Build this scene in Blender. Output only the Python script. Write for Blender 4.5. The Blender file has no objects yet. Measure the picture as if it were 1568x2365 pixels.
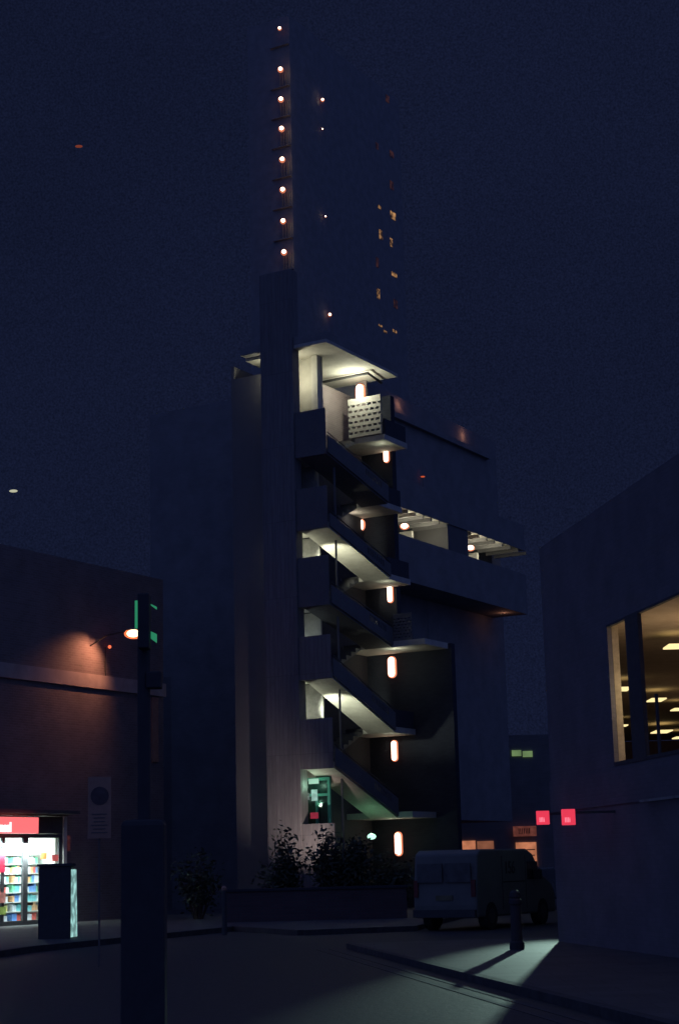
import bpy, bmesh, math, random
from mathutils import Vector, Matrix
random.seed(7)
R=math.radians
scene=bpy.context.scene
col=scene.collection
# ---------------------------------------------------------------- camera
F=3900.0; CX=784.0; CY=1182.5
TH=math.atan(817.5/F); RHO=R(-1.45)
M=Matrix.Rotation(R(90)+TH,3,'X')@Matrix.Rotation(RHO,3,'Z')
EYE=Vector((0,0,1.6))
cd=bpy.data.cameras.new('camera'); cam=bpy.data.objects.new('camera',cd); col.objects.link(cam)
cam.matrix_world=Matrix.Translation(EYE)@M.to_4x4()
cd.sensor_fit='VERTICAL'; cd.sensor_height=36; cd.lens=F/2365*36; cd.clip_end=2000; cd.clip_start=.1
scene.camera=cam
scene.view_settings.view_transform='Standard'; scene.view_settings.look='None'
def ray(px,py):
    return M@Vector(((px-CX)/F,-(py-CY)/F,-1))
def hit(px,py,P0,n):
    d=ray(px,py); t=(P0-EYE).dot(n)/d.dot(n); return EYE+d*t
def at(px,py,Y): return hit(px,py,Vector((0,Y,0)),Vector((0,1,0)))
def onz(px,py,z=0.0): return hit(px,py,Vector((0,0,z)),Vector((0,0,1)))
A=R(30)
U=Vector((math.sin(A),math.cos(A),0)); V=Vector((-math.cos(A),math.sin(A),0)); Z=Vector((0,0,1))
c0=at(771,1778,55); C=Vector((c0.x,c0.y,0))
def W(u,v,z): return C+U*u+V*v+Z*z
def on_u(px,py,u):
    P=hit(px,py,W(u,0,0),U)-C; return P.dot(V),P.z
def on_v(px,py,v):
    P=hit(px,py,W(0,v,0),V)-C; return P.dot(U),P.z
def I(x,y,z): return Vector((x,y,z))
# ---------------------------------------------------------------- helpers
ORG={}
def tag(o,label=None,cat=None,group=None,kind=None):
    if label:o['label']=label
    if cat:o['category']=cat
    if group:o['group']=group
    if kind:o['kind']=kind
    return o
def thing(name,loc,label,cat,group=None):
    o=bpy.data.objects.new(name,None); col.objects.link(o); o.location=loc; o.empty_display_size=.2
    ORG[o.name]=Vector(loc); return tag(o,label,cat,group)
class MB:
    def __init__(s): s.v=[]; s.f=[]
    def hexa(s,p):
        n=len(s.v); s.v+=[Vector(q) for q in p]
        for a in ((0,3,2,1),(4,5,6,7),(0,1,5,4),(1,2,6,5),(2,3,7,6),(3,0,4,7)): s.f.append([n+i for i in a])
        return s
    def box(s,a0,a1,b0,b1,c0,c1,T=I):
        return s.hexa([T(a0,b0,c0),T(a1,b0,c0),T(a1,b1,c0),T(a0,b1,c0),T(a0,b0,c1),T(a1,b0,c1),T(a1,b1,c1),T(a0,b1,c1)])
    def poly(s,pts):
        n=len(s.v); s.v+=[Vector(q) for q in pts]; s.f.append(list(range(n,n+len(pts)))); return s
    def prism(s,pts,ext):
        n=len(s.v); k=len(pts); ext=Vector(ext)
        s.v+=[Vector(q) for q in pts]+[Vector(q)+ext for q in pts]
        s.f.append([n+i for i in range(k)][::-1]); s.f.append([n+k+i for i in range(k)])
        for i in range(k):
            j=(i+1)%k; s.f.append([n+i,n+j,n+k+j,n+k+i])
        return s
    def tube(s,pts,r,r1=None,n=10):
        pts=[Vector(p) for p in pts]; r1=r if r1 is None else r1; b=len(s.v); m=len(pts)
        for i,p in enumerate(pts):
            d=(pts[min(i+1,m-1)]-pts[max(i-1,0)]).normalized()
            a=d.orthogonal().normalized() if abs(d.z)<.99 else Vector((1,0,0))
            c=d.cross(a).normalized(); a=c.cross(d)
            rr=r+(r1-r)*i/max(1,m-1)
            for k in range(n):
                t=2*math.pi*k/n; s.v.append(p+a*math.cos(t)*rr+c*math.sin(t)*rr)
        for i in range(m-1):
            for k in range(n):
                k2=(k+1)%n; s.f.append([b+i*n+k,b+i*n+k2,b+(i+1)*n+k2,b+(i+1)*n+k])
        s.f.append([b+k for k in range(n)][::-1]); s.f.append([b+(m-1)*n+k for k in range(n)])
        return s
    def lathe(s,c,prof,n=14):
        c=Vector(c); b=len(s.v)
        for (r,z) in prof:
            for k in range(n):
                t=2*math.pi*k/n; s.v.append(c+Vector((math.cos(t)*r,math.sin(t)*r,z)))
        for i in range(len(prof)-1):
            for k in range(n):
                k2=(k+1)%n; s.f.append([b+i*n+k,b+i*n+k2,b+(i+1)*n+k2,b+(i+1)*n+k])
        s.f.append([b+k for k in range(n)][::-1]); s.f.append([b+(len(prof)-1)*n+k for k in range(n)])
        return s
    def ball(s,c,rx,ry,rz,n=12,m=8):
        c=Vector(c); b=len(s.v)
        for i in range(m+1):
            ph=math.pi*(i+.02*(i==0)-.02*(i==m))/m
            for k in range(n):
                t=2*math.pi*k/n; s.v.append(c+Vector((rx*math.sin(ph)*math.cos(t),ry*math.sin(ph)*math.sin(t),rz*math.cos(ph))))
        for i in range(m):
            for k in range(n):
                k2=(k+1)%n; s.f.append([b+i*n+k,b+(i+1)*n+k,b+(i+1)*n+k2,b+i*n+k2])
        s.f.append([b+k for k in range(n)]); s.f.append([b+m*n+k for k in range(n)][::-1])
        return s
    def stadium(s,v,z,w,h,u0,u1,T=W,n=8):
        pts=[]; r=w/2
        for k in range(n+1):
            t=math.pi*k/n; pts.append((v+r*math.cos(t),z+h/2-r+r*math.sin(t)))
        for k in range(n+1):
            t=math.pi+math.pi*k/n; pts.append((v+r*math.cos(t),z-h/2+r+r*math.sin(t)))
        P0=[T(u0,a,b) for a,b in pts]; return s.prism(P0,T(u1,0,0)-T(u0,0,0))
    def build(s,name,mat,parent=None,bevel=0,smooth=False,recalc=True):
        if parent is not None: org=ORG[parent.name]
        else:
            xs=[p.x for p in s.v]; ys=[p.y for p in s.v]; zs=[p.z for p in s.v]
            org=Vector(((min(xs)+max(xs))/2,(min(ys)+max(ys))/2,min(zs)))
        me=bpy.data.meshes.new(name)
        me.from_pydata([p-org for p in s.v],[],s.f); me.update()
        if recalc:
            bm=bmesh.new(); bm.from_mesh(me); bmesh.ops.recalc_face_normals(bm,faces=bm.faces); bm.to_mesh(me); bm.free()
        if smooth:
            for p in me.polygons: p.use_smooth=True
        me.materials.append(mat)
        o=bpy.data.objects.new(name,me); col.objects.link(o); ORG[o.name]=org.copy()
        if parent is not None: o.parent=parent
        else: o.location=org
        if bevel:
            b=o.modifiers.new('bevel','BEVEL'); b.width=bevel; b.segments=2; b.limit_method='ANGLE'
        return o
# ---------------------------------------------------------------- materials
def newmat(name):
    m=bpy.data.materials.new(name); m.use_nodes=True; nt=m.node_tree; b=nt.nodes['Principled BSDF']; return m,nt,b
def surf(name,c1,c2=None,scale=4,rough=.85,bump=.2,stretch=(1,1,1),spec=.2,metal=0):
    m,nt,b=newmat(name); N=nt.nodes; L=nt.links
    c2=c2 or tuple(x*.6 for x in c1)
    tc=N.new('ShaderNodeTexCoord'); mp=N.new('ShaderNodeMapping'); mp.inputs['Scale'].default_value=stretch
    L.new(tc.outputs['Object'],mp.inputs['Vector'])
    n=N.new('ShaderNodeTexNoise'); n.inputs['Scale'].default_value=scale; n.inputs['Detail'].default_value=6; n.inputs['Roughness'].default_value=.65
    L.new(mp.outputs[0],n.inputs['Vector'])
    r=N.new('ShaderNodeValToRGB'); r.color_ramp.elements[0].position=.33; r.color_ramp.elements[1].position=.68
    r.color_ramp.elements[0].color=(*c2,1); r.color_ramp.elements[1].color=(*c1,1)
    L.new(n.outputs['Fac'],r.inputs[0]); L.new(r.outputs[0],b.inputs['Base Color'])
    b.inputs['Roughness'].default_value=rough; b.inputs['Specular IOR Level'].default_value=spec; b.inputs['Metallic'].default_value=metal
    if bump:
        bp=N.new('ShaderNodeBump'); bp.inputs['Strength'].default_value=bump; bp.inputs['Distance'].default_value=.02
        L.new(n.outputs['Fac'],bp.inputs['Height']); L.new(bp.outputs[0],b.inputs['Normal'])
    return m
def brick(name,c1,c2,mortar,bw=.225,bh=.075,flat=False,rough=.9):
    m,nt,b=newmat(name); N=nt.nodes; L=nt.links
    g=N.new('ShaderNodeNewGeometry'); d=N.new('ShaderNodeVectorMath'); d.operation='DOT_PRODUCT'
    d.inputs[1].default_value=tuple(U+V) if not flat else (1,0,0); L.new(g.outputs['Position'],d.inputs[0])
    s=N.new('ShaderNodeSeparateXYZ'); L.new(g.outputs['Position'],s.inputs[0])
    c=N.new('ShaderNodeCombineXYZ'); L.new(d.outputs['Value'],c.inputs[0]); L.new(s.outputs['Y' if flat else 'Z'],c.inputs[1])
    t=N.new('ShaderNodeTexBrick'); L.new(c.outputs[0],t.inputs['Vector'])
    t.inputs['Color1'].default_value=(*c1,1); t.inputs['Color2'].default_value=(*c2,1); t.inputs['Mortar'].default_value=(*mortar,1)
    t.inputs['Scale'].default_value=1; t.inputs['Mortar Size'].default_value=.009; t.inputs['Brick Width'].default_value=bw; t.inputs['Row Height'].default_value=bh
    n=N.new('ShaderNodeTexNoise'); n.inputs['Scale'].default_value=1.3; n.inputs['Detail'].default_value=5
    L.new(g.outputs['Position'],n.inputs['Vector'])
    mr=N.new('ShaderNodeMapRange'); mr.inputs[1].default_value=.3; mr.inputs[2].default_value=.7; mr.inputs[3].default_value=.88; mr.inputs[4].default_value=1.1; L.new(n.outputs['Fac'],mr.inputs[0])
    mx=N.new('ShaderNodeMix'); mx.data_type='RGBA'; mx.blend_type='MULTIPLY'; mx.inputs[0].default_value=1
    L.new(t.outputs['Color'],mx.inputs[6]); L.new(mr.outputs[0],mx.inputs[7]); L.new(mx.outputs[2],b.inputs['Base Color'])
    b.inputs['Roughness'].default_value=rough; b.inputs['Specular IOR Level'].default_value=.2
    bp=N.new('ShaderNodeBump'); bp.inputs['Strength'].default_value=.5; bp.inputs['Distance'].default_value=.01; bp.invert=True
    L.new(t.outputs['Fac'],bp.inputs['Height']); L.new(bp.outputs[0],b.inputs['Normal'])
    return m
def boards(name,c1,c2):
    m,nt,b=newmat(name); N=nt.nodes; L=nt.links
    g=N.new('ShaderNodeNewGeometry'); d=N.new('ShaderNodeVectorMath'); d.operation='DOT_PRODUCT'
    d.inputs[1].default_value=tuple(U+V); L.new(g.outputs['Position'],d.inputs[0])
    s=N.new('ShaderNodeSeparateXYZ'); L.new(g.outputs['Position'],s.inputs[0])
    c=N.new('ShaderNodeCombineXYZ'); L.new(d.outputs['Value'],c.inputs[0]); L.new(s.outputs['Z'],c.inputs[1])
    t=N.new('ShaderNodeTexBrick'); t.offset=0; L.new(c.outputs[0],t.inputs['Vector'])
    t.inputs['Color1'].default_value=(1,1,1,1); t.inputs['Color2'].default_value=(.84,.84,.84,1); t.inputs['Mortar'].default_value=(.6,.6,.6,1)
    t.inputs['Scale'].default_value=1; t.inputs['Mortar Size'].default_value=.008; t.inputs['Brick Width'].default_value=.16; t.inputs['Row Height'].default_value=2.6
    mp=N.new('ShaderNodeMapping'); mp.inputs['Scale'].default_value=(14,1.1,1); L.new(c.outputs[0],mp.inputs['Vector'])
    n=N.new('ShaderNodeTexNoise'); n.inputs['Scale'].default_value=1; n.inputs['Detail'].default_value=8; n.inputs['Roughness'].default_value=.7
    L.new(mp.outputs[0],n.inputs['Vector'])
    r=N.new('ShaderNodeValToRGB'); r.color_ramp.elements[0].position=.3; r.color_ramp.elements[1].position=.7
    r.color_ramp.elements[0].color=(*c2,1); r.color_ramp.elements[1].color=(*c1,1); L.new(n.outputs['Fac'],r.inputs[0])
    mx=N.new('ShaderNodeMix'); mx.data_type='RGBA'; mx.blend_type='MULTIPLY'; mx.inputs[0].default_value=.8
    L.new(r.outputs[0],mx.inputs[6]); L.new(t.outputs['Color'],mx.inputs[7]); L.new(mx.outputs[2],b.inputs['Base Color'])
    b.inputs['Roughness'].default_value=.9; b.inputs['Specular IOR Level'].default_value=.15
    bp=N.new('ShaderNodeBump'); bp.inputs['Strength'].default_value=.4; bp.inputs['Distance'].default_value=.02
    L.new(n.outputs['Fac'],bp.inputs['Height']); L.new(bp.outputs[0],b.inputs['Normal'])
    return m
def glow(name,c,s,noise=0,scale=6):
    m,nt,b=newmat(name); N=nt.nodes; L=nt.links
    b.inputs['Base Color'].default_value=(*[min(1,x*.3) for x in c],1)
    b.inputs['Emission Color'].default_value=(*c,1); b.inputs['Emission Strength'].default_value=s
    if noise:
        tc=N.new('ShaderNodeTexCoord'); n=N.new('ShaderNodeTexNoise'); n.inputs['Scale'].default_value=scale; n.inputs['Detail'].default_value=3
        L.new(tc.outputs['Object'],n.inputs['Vector'])
        mr=N.new('ShaderNodeMapRange'); mr.inputs[1].default_value=.42; mr.inputs[2].default_value=.68; mr.inputs[3].default_value=s*(1-noise); mr.inputs[4].default_value=s
        L.new(n.outputs['Fac'],mr.inputs[0]); L.new(mr.outputs[0],b.inputs['Emission Strength'])
    return m
def glass(name,tint=(.9,.95,.97)):
    m,nt,b=newmat(name); N=nt.nodes; L=nt.links
    o=N['Material Output']; t=N.new('ShaderNodeBsdfTransparent'); t.inputs[0].default_value=(*tint,1)
    g=N.new('ShaderNodeBsdfGlossy'); g.inputs['Roughness'].default_value=.05
    mx=N.new('ShaderNodeMixShader'); mx.inputs[0].default_value=.06; L.new(t.outputs[0],mx.inputs[1]); L.new(g.outputs[0],mx.inputs[2]); L.new(mx.outputs[0],o.inputs[0])
    return m
M_board=boards('board_marked_concrete',(.255,.25,.245),(.165,.16,.16))
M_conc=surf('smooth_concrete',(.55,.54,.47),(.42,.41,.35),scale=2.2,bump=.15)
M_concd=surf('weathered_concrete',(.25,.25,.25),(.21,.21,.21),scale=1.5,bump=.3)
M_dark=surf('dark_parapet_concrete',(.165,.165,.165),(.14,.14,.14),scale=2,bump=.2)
M_shade=surf('shade_dark_concrete',(.06,.065,.075),(.05,.055,.065),scale=2,bump=.2)  # near-black concrete; shade put into the colour of parts that stay dark
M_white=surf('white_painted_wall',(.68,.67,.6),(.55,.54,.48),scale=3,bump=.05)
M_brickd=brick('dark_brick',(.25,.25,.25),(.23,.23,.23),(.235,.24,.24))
M_bricks=brick('near_black_brick',(.045,.05,.065),(.035,.04,.055),(.04,.045,.06))  # brick toned near black so lamp light barely shows on it
M_bricko=brick('brown_brick',(.21,.175,.17),(.175,.145,.14),(.22,.20,.19))
M_brickr=brick('red_brick',(.215,.20,.21),(.195,.185,.19),(.195,.19,.195))
M_asph=surf('asphalt',(.07,.07,.072),(.05,.05,.052),scale=9,bump=.5,rough=.7,spec=.25)
M_pave=brick('paving_slabs',(.11,.11,.11),(.095,.095,.095),(.075,.075,.075),bw=.9,bh=.6,flat=True,rough=.75)
M_kerb=surf('kerb_stone',(.10,.10,.10),scale=5)
M_paint=surf('road_paint',(.1,.1,.1),(.08,.08,.08),scale=6,bump=.1)
M_metal=surf('dark_painted_metal',(.11,.11,.11),(.09,.09,.09),scale=8,rough=.75,bump=.05,spec=.12)
M_pole=surf('black_painted_pole',(.08,.08,.085),(.065,.065,.07),scale=8,rough=.75,bump=.05,spec=.1)
M_steel=surf('galvanised_steel',(.2,.2,.2),scale=8,rough=.5,bump=.05,metal=.3)
M_black=surf('black_rubber',(.06,.06,.06),scale=8,rough=.7)
M_leaf=surf('dark_leaves',(.09,.12,.08),(.05,.06,.045),scale=3,rough=.6,bump=0)
M_stem=surf('stems',(.1,.08,.06),scale=8)
M_glass=glass('window_glass')
M_gdark=surf('dark_glass',(.05,.05,.055),rough=.25,bump=0,spec=.5)
G_core=glow('lamp_core',(1,.80,.62),6)
G_halo=glow('lamp_halo_shell',(1,.30,.16),.9)  # orange emission standing in for the glare halo around lamps
G_tower=glow('tower_lamp_core',(1,.75,.55),9)
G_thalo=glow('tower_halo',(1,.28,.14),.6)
G_ceil=glow('ceiling_panel_glow',(1,.80,.38),1.2)
G_green=glow('green_spill_glow',(.05,.5,.24),.42)  # emission in place of green signal light spilling on the visors
G_red=glow('red_sign_face',(.9,.05,.10),.9)
G_fasc=glow('red_fascia_face',(1,.17,.18),1.1)
G_letter=glow('white_letter',(1,.8,.8),1.5)
G_white=glow('white_strip',(.75,.95,1),1.3)
G_cyan=glow('advert_face',(.5,.95,.9),.85,.7,5)
G_cool=glow('shop_ceiling_strip',(.85,.95,1),5)
G_orange=glow('warm_window',(.85,.3,.15),.75,.45,2)
G_warmw=glow('warm_curtain',(1,.5,.18),.5,.98,1.9)
G_dimw=glow('dim_curtain',(.6,.2,.12),.07,.95,1.6)
G_gwin=glow('green_yellow_window',(.35,.55,.22),.45,.3,2)
G_rdot=glow('red_lamp',(1,.15,.06),1.5)
# ---------------------------------------------------------------- world
w=bpy.data.worlds.new('World'); scene.world=w; w.use_nodes=True; nt=w.node_tree; N=nt.nodes; L=nt.links
bg=N['Background']; tc=N.new('ShaderNodeTexCoord'); sp=N.new('ShaderNodeSeparateXYZ'); L.new(tc.outputs['Generated'],sp.inputs[0])
mr=N.new('ShaderNodeMapRange'); mr.inputs[1].default_value=.84; mr.inputs[2].default_value=.45; L.new(sp.outputs['Y'],mr.inputs[0])
ns=N.new('ShaderNodeTexNoise'); ns.inputs['Scale'].default_value=900; ns.inputs['Detail'].default_value=1; L.new(tc.outputs['Generated'],ns.inputs['Vector'])
n2=N.new('ShaderNodeTexNoise'); n2.inputs['Scale'].default_value=5; n2.inputs['Detail'].default_value=2; L.new(tc.outputs['Generated'],n2.inputs['Vector'])
ad=N.new('ShaderNodeMath'); ad.operation='MULTIPLY'
ma=N.new('ShaderNodeMapRange'); ma.inputs[1].default_value=.2; ma.inputs[2].default_value=.8; ma.inputs[3].default_value=.65; ma.inputs[4].default_value=1.35; L.new(ns.outputs['Fac'],ma.inputs[0])
mb_=N.new('ShaderNodeMapRange'); mb_.inputs[1].default_value=.3; mb_.inputs[2].default_value=.7; mb_.inputs[3].default_value=.92; mb_.inputs[4].default_value=1.08; L.new(n2.outputs['Fac'],mb_.inputs[0])
L.new(ma.outputs[0],ad.inputs[0]); L.new(mb_.outputs[0],ad.inputs[1])
mx=N.new('ShaderNodeMix'); mx.data_type='RGBA'; mx.inputs[6].default_value=(.0060,.0088,.0265,1); mx.inputs[7].default_value=(.034,.052,.167,1)  # sky outside the view made much brighter, as added fill for dark walls
L.new(mr.outputs[0],mx.inputs[0]); L.new(mx.outputs[2],bg.inputs[0]); L.new(ad.outputs[0],bg.inputs[1])
def point(name,loc,P,c,r=.04):
    l=bpy.data.lights.new(name,'POINT'); l.energy=P; l.color=c; l.shadow_soft_size=r
    o=bpy.data.objects.new(name,l); col.objects.link(o); o.location=loc; return o
def spot(name,loc,tgt,P,c,ang,blend=.5,r=.06):
    l=bpy.data.lights.new(name,'SPOT'); l.energy=P; l.color=c; l.shadow_soft_size=r; l.spot_size=R(ang); l.spot_blend=blend
    o=bpy.data.objects.new(name,l); col.objects.link(o); o.location=loc
    o.rotation_euler=(Vector(tgt)-Vector(loc)).to_track_quat('-Z','Y').to_euler(); return o
WC=(1,.95,.72)
# ---------------------------------------------------------------- ground
g=MB().poly([(-400,-60,0),(400,-60,0),(400,900,0),(-400,900,0)]).build('ground',M_asph,recalc=False); tag(g,kind='structure')
# ---------------------------------------------------------------- stair tower
ST=thing('concrete_stair_tower',tuple(W(1.5,1.2,0)),'tall board-marked concrete stair tower with open lit landings and diagonal flights','stair tower')
SH0,SH1=-.12,.34
vp0,_=on_u(690,1600,SH0); vp1,_=on_u(613,1600,SH0)
_,ztop=on_u(640,630,0)
MB().box(SH0,SH1,vp0,vp1,0,ztop,W).build('shaft',M_board,ST,bevel=.02)
Lz=[on_u(730,y,0)[1] for y in (1776,1569,1400,1222,1052)]
UR0,UR1,UW=4.2,5.85,6.0
Rz=[on_u(x,y,UR0)[1] for x,y in ((890,1890),(890,1692),(900,1495),(890,1337),(850,1170),(890,1014))]
zr=hit(755,787,W(-.1,-.1,0),U).z
ur,zr2=on_v(918,860,-.1)
ptop=[on_u(730,y,0)[1] for y in (1660,1468,1285,1125,946)]
T=.2
FW=1.05
def flight(va,vb,ua,za,ub,zb,mat=M_conc):
    m=MB(); n=9
    prof=[(ub,zb+T)]
    for i in range(n,0,-1):
        uu=ua+(ub-ua)*i/n; u2=ua+(ub-ua)*(i-1)/n; zz=za+(zb-za)*(i-1)/n+T
        prof.append((uu,zz)); prof.append((u2,zz))
    m.prism([W(ua,va,za),W(ub,va,zb)]+[W(a,va,b) for a,b in prof],V*(vb-va))
    return m.build('stair_flight',mat,ST)
M_scr=surf('grey_screen',(.3,.3,.28),bump=0)
for k,z in enumerate(Lz):
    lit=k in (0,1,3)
    MB().box(.002,1.1,FW+.003,1.999,z,z+T,W).build('landing_slab',M_conc,ST)
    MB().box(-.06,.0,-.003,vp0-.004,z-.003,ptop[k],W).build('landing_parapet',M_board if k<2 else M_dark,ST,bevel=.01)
    zA=Lz[k]; zB=Rz[k]
    US=.05
    flight(.0,FW,US,zA,UR0-.003,zB,M_conc if lit else M_dark)  # unlit flights get dark concrete: their shade is put into the colour
    par=MB(); H=(.66,.66,.66,.5,.66)[k]
    u1=UR0
    def pz(u,b): return zA+(zB-zA)*(u-US)/(UR0-US)+b
    def sl(a,b_,h0,h1,o0=-.06,o1=-.003):
        par.hexa([W(a,o0,pz(a,h0)),W(b_,o0,pz(b_,h0)),W(b_,o1,pz(b_,h0)),W(a,o1,pz(a,h0)),W(a,o0,pz(a,h1)),W(b_,o0,pz(b_,h1)),W(b_,o1,pz(b_,h1)),W(a,o1,pz(a,h1))])
    sl(US,2.5,.06,H); sl(3.7,u1,.06,H); sl(2.5,3.7,.06,H-.3); sl(2.5,3.7,H-.08,H)
    for q in range(8):
        a2=2.5+1.2*q/8.0; sl(a2,a2+.07,H-.301,H-.079,-.058,-.01)
    par.build('flight_parapet',M_dark,ST)
    MB().tube([W(US,-.03,pz(US,H+.1)),W(u1,-.03,pz(u1,H+.1))],.02).build('handrail',M_metal,ST)
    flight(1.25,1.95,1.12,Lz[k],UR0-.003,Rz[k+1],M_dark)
def lattice(m,v0,v1,z0,z1,u0,u1,nc=5,nr=7,edge=.1):
    m.box(u0,u1,v0,v1,z0,z0+edge,W); m.box(u0,u1,v0,v1,z1-edge,z1,W)
    hz=(z1-z0-2*edge)/(nr)
    for r in range(nr):
        a=z0+edge+r*hz
        m.box(u0+.002,u1-.002,v0,v1,a+hz*.45,a+hz,W)
        s=(v1-v0)/nc; o=(r%2)*.5*s
        for c in range(nc+1):
            x0=v0+c*s-o-.06*s; x1=x0+.3*s
            x0=max(x0,v0); x1=min(x1,v1)
            if x1>x0: m.box(u0+.004,u1-.004,x0,x1,a,a+hz*.45,W)
vr=[(-.6,1.99),(.1,1.99),(-1.3,1.99),(.1,1.99),(.35,1.99),(.05,1.99)]
for k,z in enumerate(Rz):
    a,b=vr[k]
    MB().box(UR0,UR1+.1,a,b,z,z+T,W).build('half_landing_slab',M_conc,ST)
    if k==2:
        l0=on_u(950,1430,UR0)[0]
        m=MB(); lattice(m,l0,-.08,z+T,z+T+.95,UR0,UR0+.09,nc=5,nr=7); m.build('landing_grille',M_dark,ST)
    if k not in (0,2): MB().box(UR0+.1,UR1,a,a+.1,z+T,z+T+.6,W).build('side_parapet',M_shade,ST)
lv0,_=on_u(882,960,UR0); lv1,lzb=on_u(808,990,UR0); lzt=on_u(845,918,UR0)[1]
m=MB(); lattice(m,lv0,lv1,Rz[5]+T+.02,lzt,UR0-.1,UR0-.02,nc=6,nr=6,edge=.12)
m.build('landing_grille',surf('grille_concrete',(.36,.35,.31),(.28,.27,.24),bump=.1),ST)
z3=Rz[2]
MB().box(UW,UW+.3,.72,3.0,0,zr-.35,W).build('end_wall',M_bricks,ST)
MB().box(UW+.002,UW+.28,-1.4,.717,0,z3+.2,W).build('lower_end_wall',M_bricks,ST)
zspl=Lz[4]+T
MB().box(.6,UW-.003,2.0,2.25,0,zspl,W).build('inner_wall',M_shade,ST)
MB().box(.6,UW-.003,2.0,2.25,zspl+.003,zr-.35,W).build('upper_inner_wall',M_bricko,ST)
for k,z in enumerate(Lz):
    lo=(Lz[k-1]+T if k else .0)
    MB().box(.85,.91,.2,.25,lo,z-.27,W).build('post',M_dark,ST)
    MB().box(1.25,1.33,1.1,1.99,lo,z-.003,W).build('screen_wall',M_scr if k in (0,1,3) else M_conc,ST)
MB().box(1.25,1.4,.9,1.99,Lz[4]+T,zr-.003,W).build('screen_wall',M_conc,ST)
vq0,_=on_u(735,900,1.1);vq1,_=on_u(721,900,1.1)
MB().box(1.05,1.245,vq0,vq1,Lz[4]+T,zr-.003,W).build('post',M_white,ST)
MB().box(.0,ur,-.1,vp1+.9,zr+.12,zr+.4,W).build('roof_slab',M_brickd,ST)
MB().box(.003,ur,-.097,vp0-.003,zr,zr+.118,W).box(SH1+.003,ur,vp0,vp1+.9,zr+.001,zr+.117,W).build('roof_soffit',M_conc,ST)
pA=hit(737,884,W(0,0,zr-.12),Z);pB=hit(850,862,W(0,0,zr-.12),Z);pC=hit(880,884,W(0,0,zr-.12),Z)
MB().tube([pA,pB,pC],.05).build('ceiling_conduit',M_black,ST)
zb=on_u(560,872,.6)[1]
vl,_=on_u(541,860,.6)
M_strip=surf('weathered_side_concrete',(.175,.175,.175),(.16,.16,.16),scale=1.2,bump=.1)
MB().box(.6,.75,vp1+.003,vl,Lz[4]-.2,zb,W).build('left_parapet',M_strip,ST)
MB().box(2.3,2.5,2.26,vl+.1,Lz[4],zr-.003,W).build('left_back_wall',M_white,ST)
MB().box(.6,2.29,vl+.003,vl+.12,0,zr-.003,W).build('left_side_wall',M_strip,ST)
MB().box(.6,.75,vp1+.003,vl,0,Lz[4]-.203,W).build('left_front_wall',M_strip,ST)
# ground floor door
dv0,_=on_u(762,1850,.5); dv1,_=on_u(700,1850,.5)
dz=on_u(730,1796,.5)[1]
dlow=on_u(730,1902,-.05)[1]
MB().box(-.06,.02,-.003,vp0-.004,0,dlow,W).build('door_step_wall',M_board,ST,bevel=.01)
M_gd=surf('green_door_frame',(.08,.36,.26),(.06,.28,.2),rough=.5,bump=0)
d=MB()
for a,b,c,e in ((dv0,dv1,dz-.1,dz),(dv0,dv0+.09,0,dz-.1),(dv1-.09,dv1,0,dz-.1),(dv0+.09,dv1-.09,dz-.6,dz-.52),((dv0+dv1)/2-.04,(dv0+dv1)/2+.04,0,dz-.6)):
    d.box(.5,.58,a,b,c,e,W)
dr=d.build('entrance_door',M_gd,ST)
MB().box(.6,.62,dv0+.05,dv1-.05,0,dz-.05,W).build('door_glass',surf('door_glass_dark',(.02,.06,.05),rough=.3,bump=0),dr)
def notice(px0,px1,py0,py1,mat,nm,par):
    a,_z=on_u(px1,(py0+py1)/2,.47); b,_=on_u(px0,(py0+py1)/2,.47); z1=on_u(px0,py0,.47)[1]; z0=on_u(px0,py1,.47)[1]
    return MB().box(.47,.48,a,b,z0,z1,W).build(nm,mat,par)
notice(713,736,1799,1811,glow('pale_notice',(.5,.8,.65),.5),'notice',dr)
notice(719,733,1824,1850,glow('pale_poster',(.45,.75,.68),.6,.5,6),'notice',dr)
notice(705,715,1832,1848,glow('grey_poster',(.3,.4,.4),.3,.6,8),'notice',dr)
notice(717,735,1877,1891,glow('red_notice',(.75,.06,.12),.4,.3,12),'notice',dr)
point('door_fill_light',W(.15,1.0,dz-.25),4,(.5,1,.7))  # added fill to brighten the door; it has no fixture
def wall_light(px,py,hpx,wpx,u=UW,lab='',core=G_core):
    v,z=on_u(px,py,u-.06); s=F/59.5
    t=thing('wall_light',tuple(W(u-.02,v,z)),lab,'wall light','tubular wall lights up the stair tower')
    MB().stadium(v,z,wpx/s*1.05,hpx/s,u-.05,u-.003).build('backplate',M_metal,t)
    MB().stadium(v,z,wpx/s*1.15,hpx/s*1.03,u-.12,u-.051).build('halo_shell',G_halo,t)  # glowing outer shell shaped as the halo round the tube
    MB().stadium(v,z,wpx/s*.78,hpx/s*.92,u-.16,u-.121).build('tube',core,t)
for px,py,h,w_,lab in [(921,1949,54,17,'lowest tubular wall light, just above the shrubs at the stair foot'),
(912,1734,48,14,'second tubular wall light from the ground'),
(906,1541,50,19,'third tubular wall light from the ground, under the wide half landing'),
(902,1371,44,13,'fourth tubular wall light from the ground'),
(893,1050,40,13,'tubular wall light just below the lit perforated grille')]: wall_light(px,py,h,w_,UW,lab)
wall_light(833,908,44,22,UW-1.2,'topmost tubular wall light, beside the lit roof soffit')
v_,z_=on_u(833,880,UW-1.2)
MB().box(UW-1.199,UW-1.1,v_-.22,v_+.22,Rz[5]+T,zr-.003,W).build('lamp_pier',M_bricko,ST)
wall_light(833,1213,30,22,UW,'short wall light next to the middle diagonal stair rail')
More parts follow.
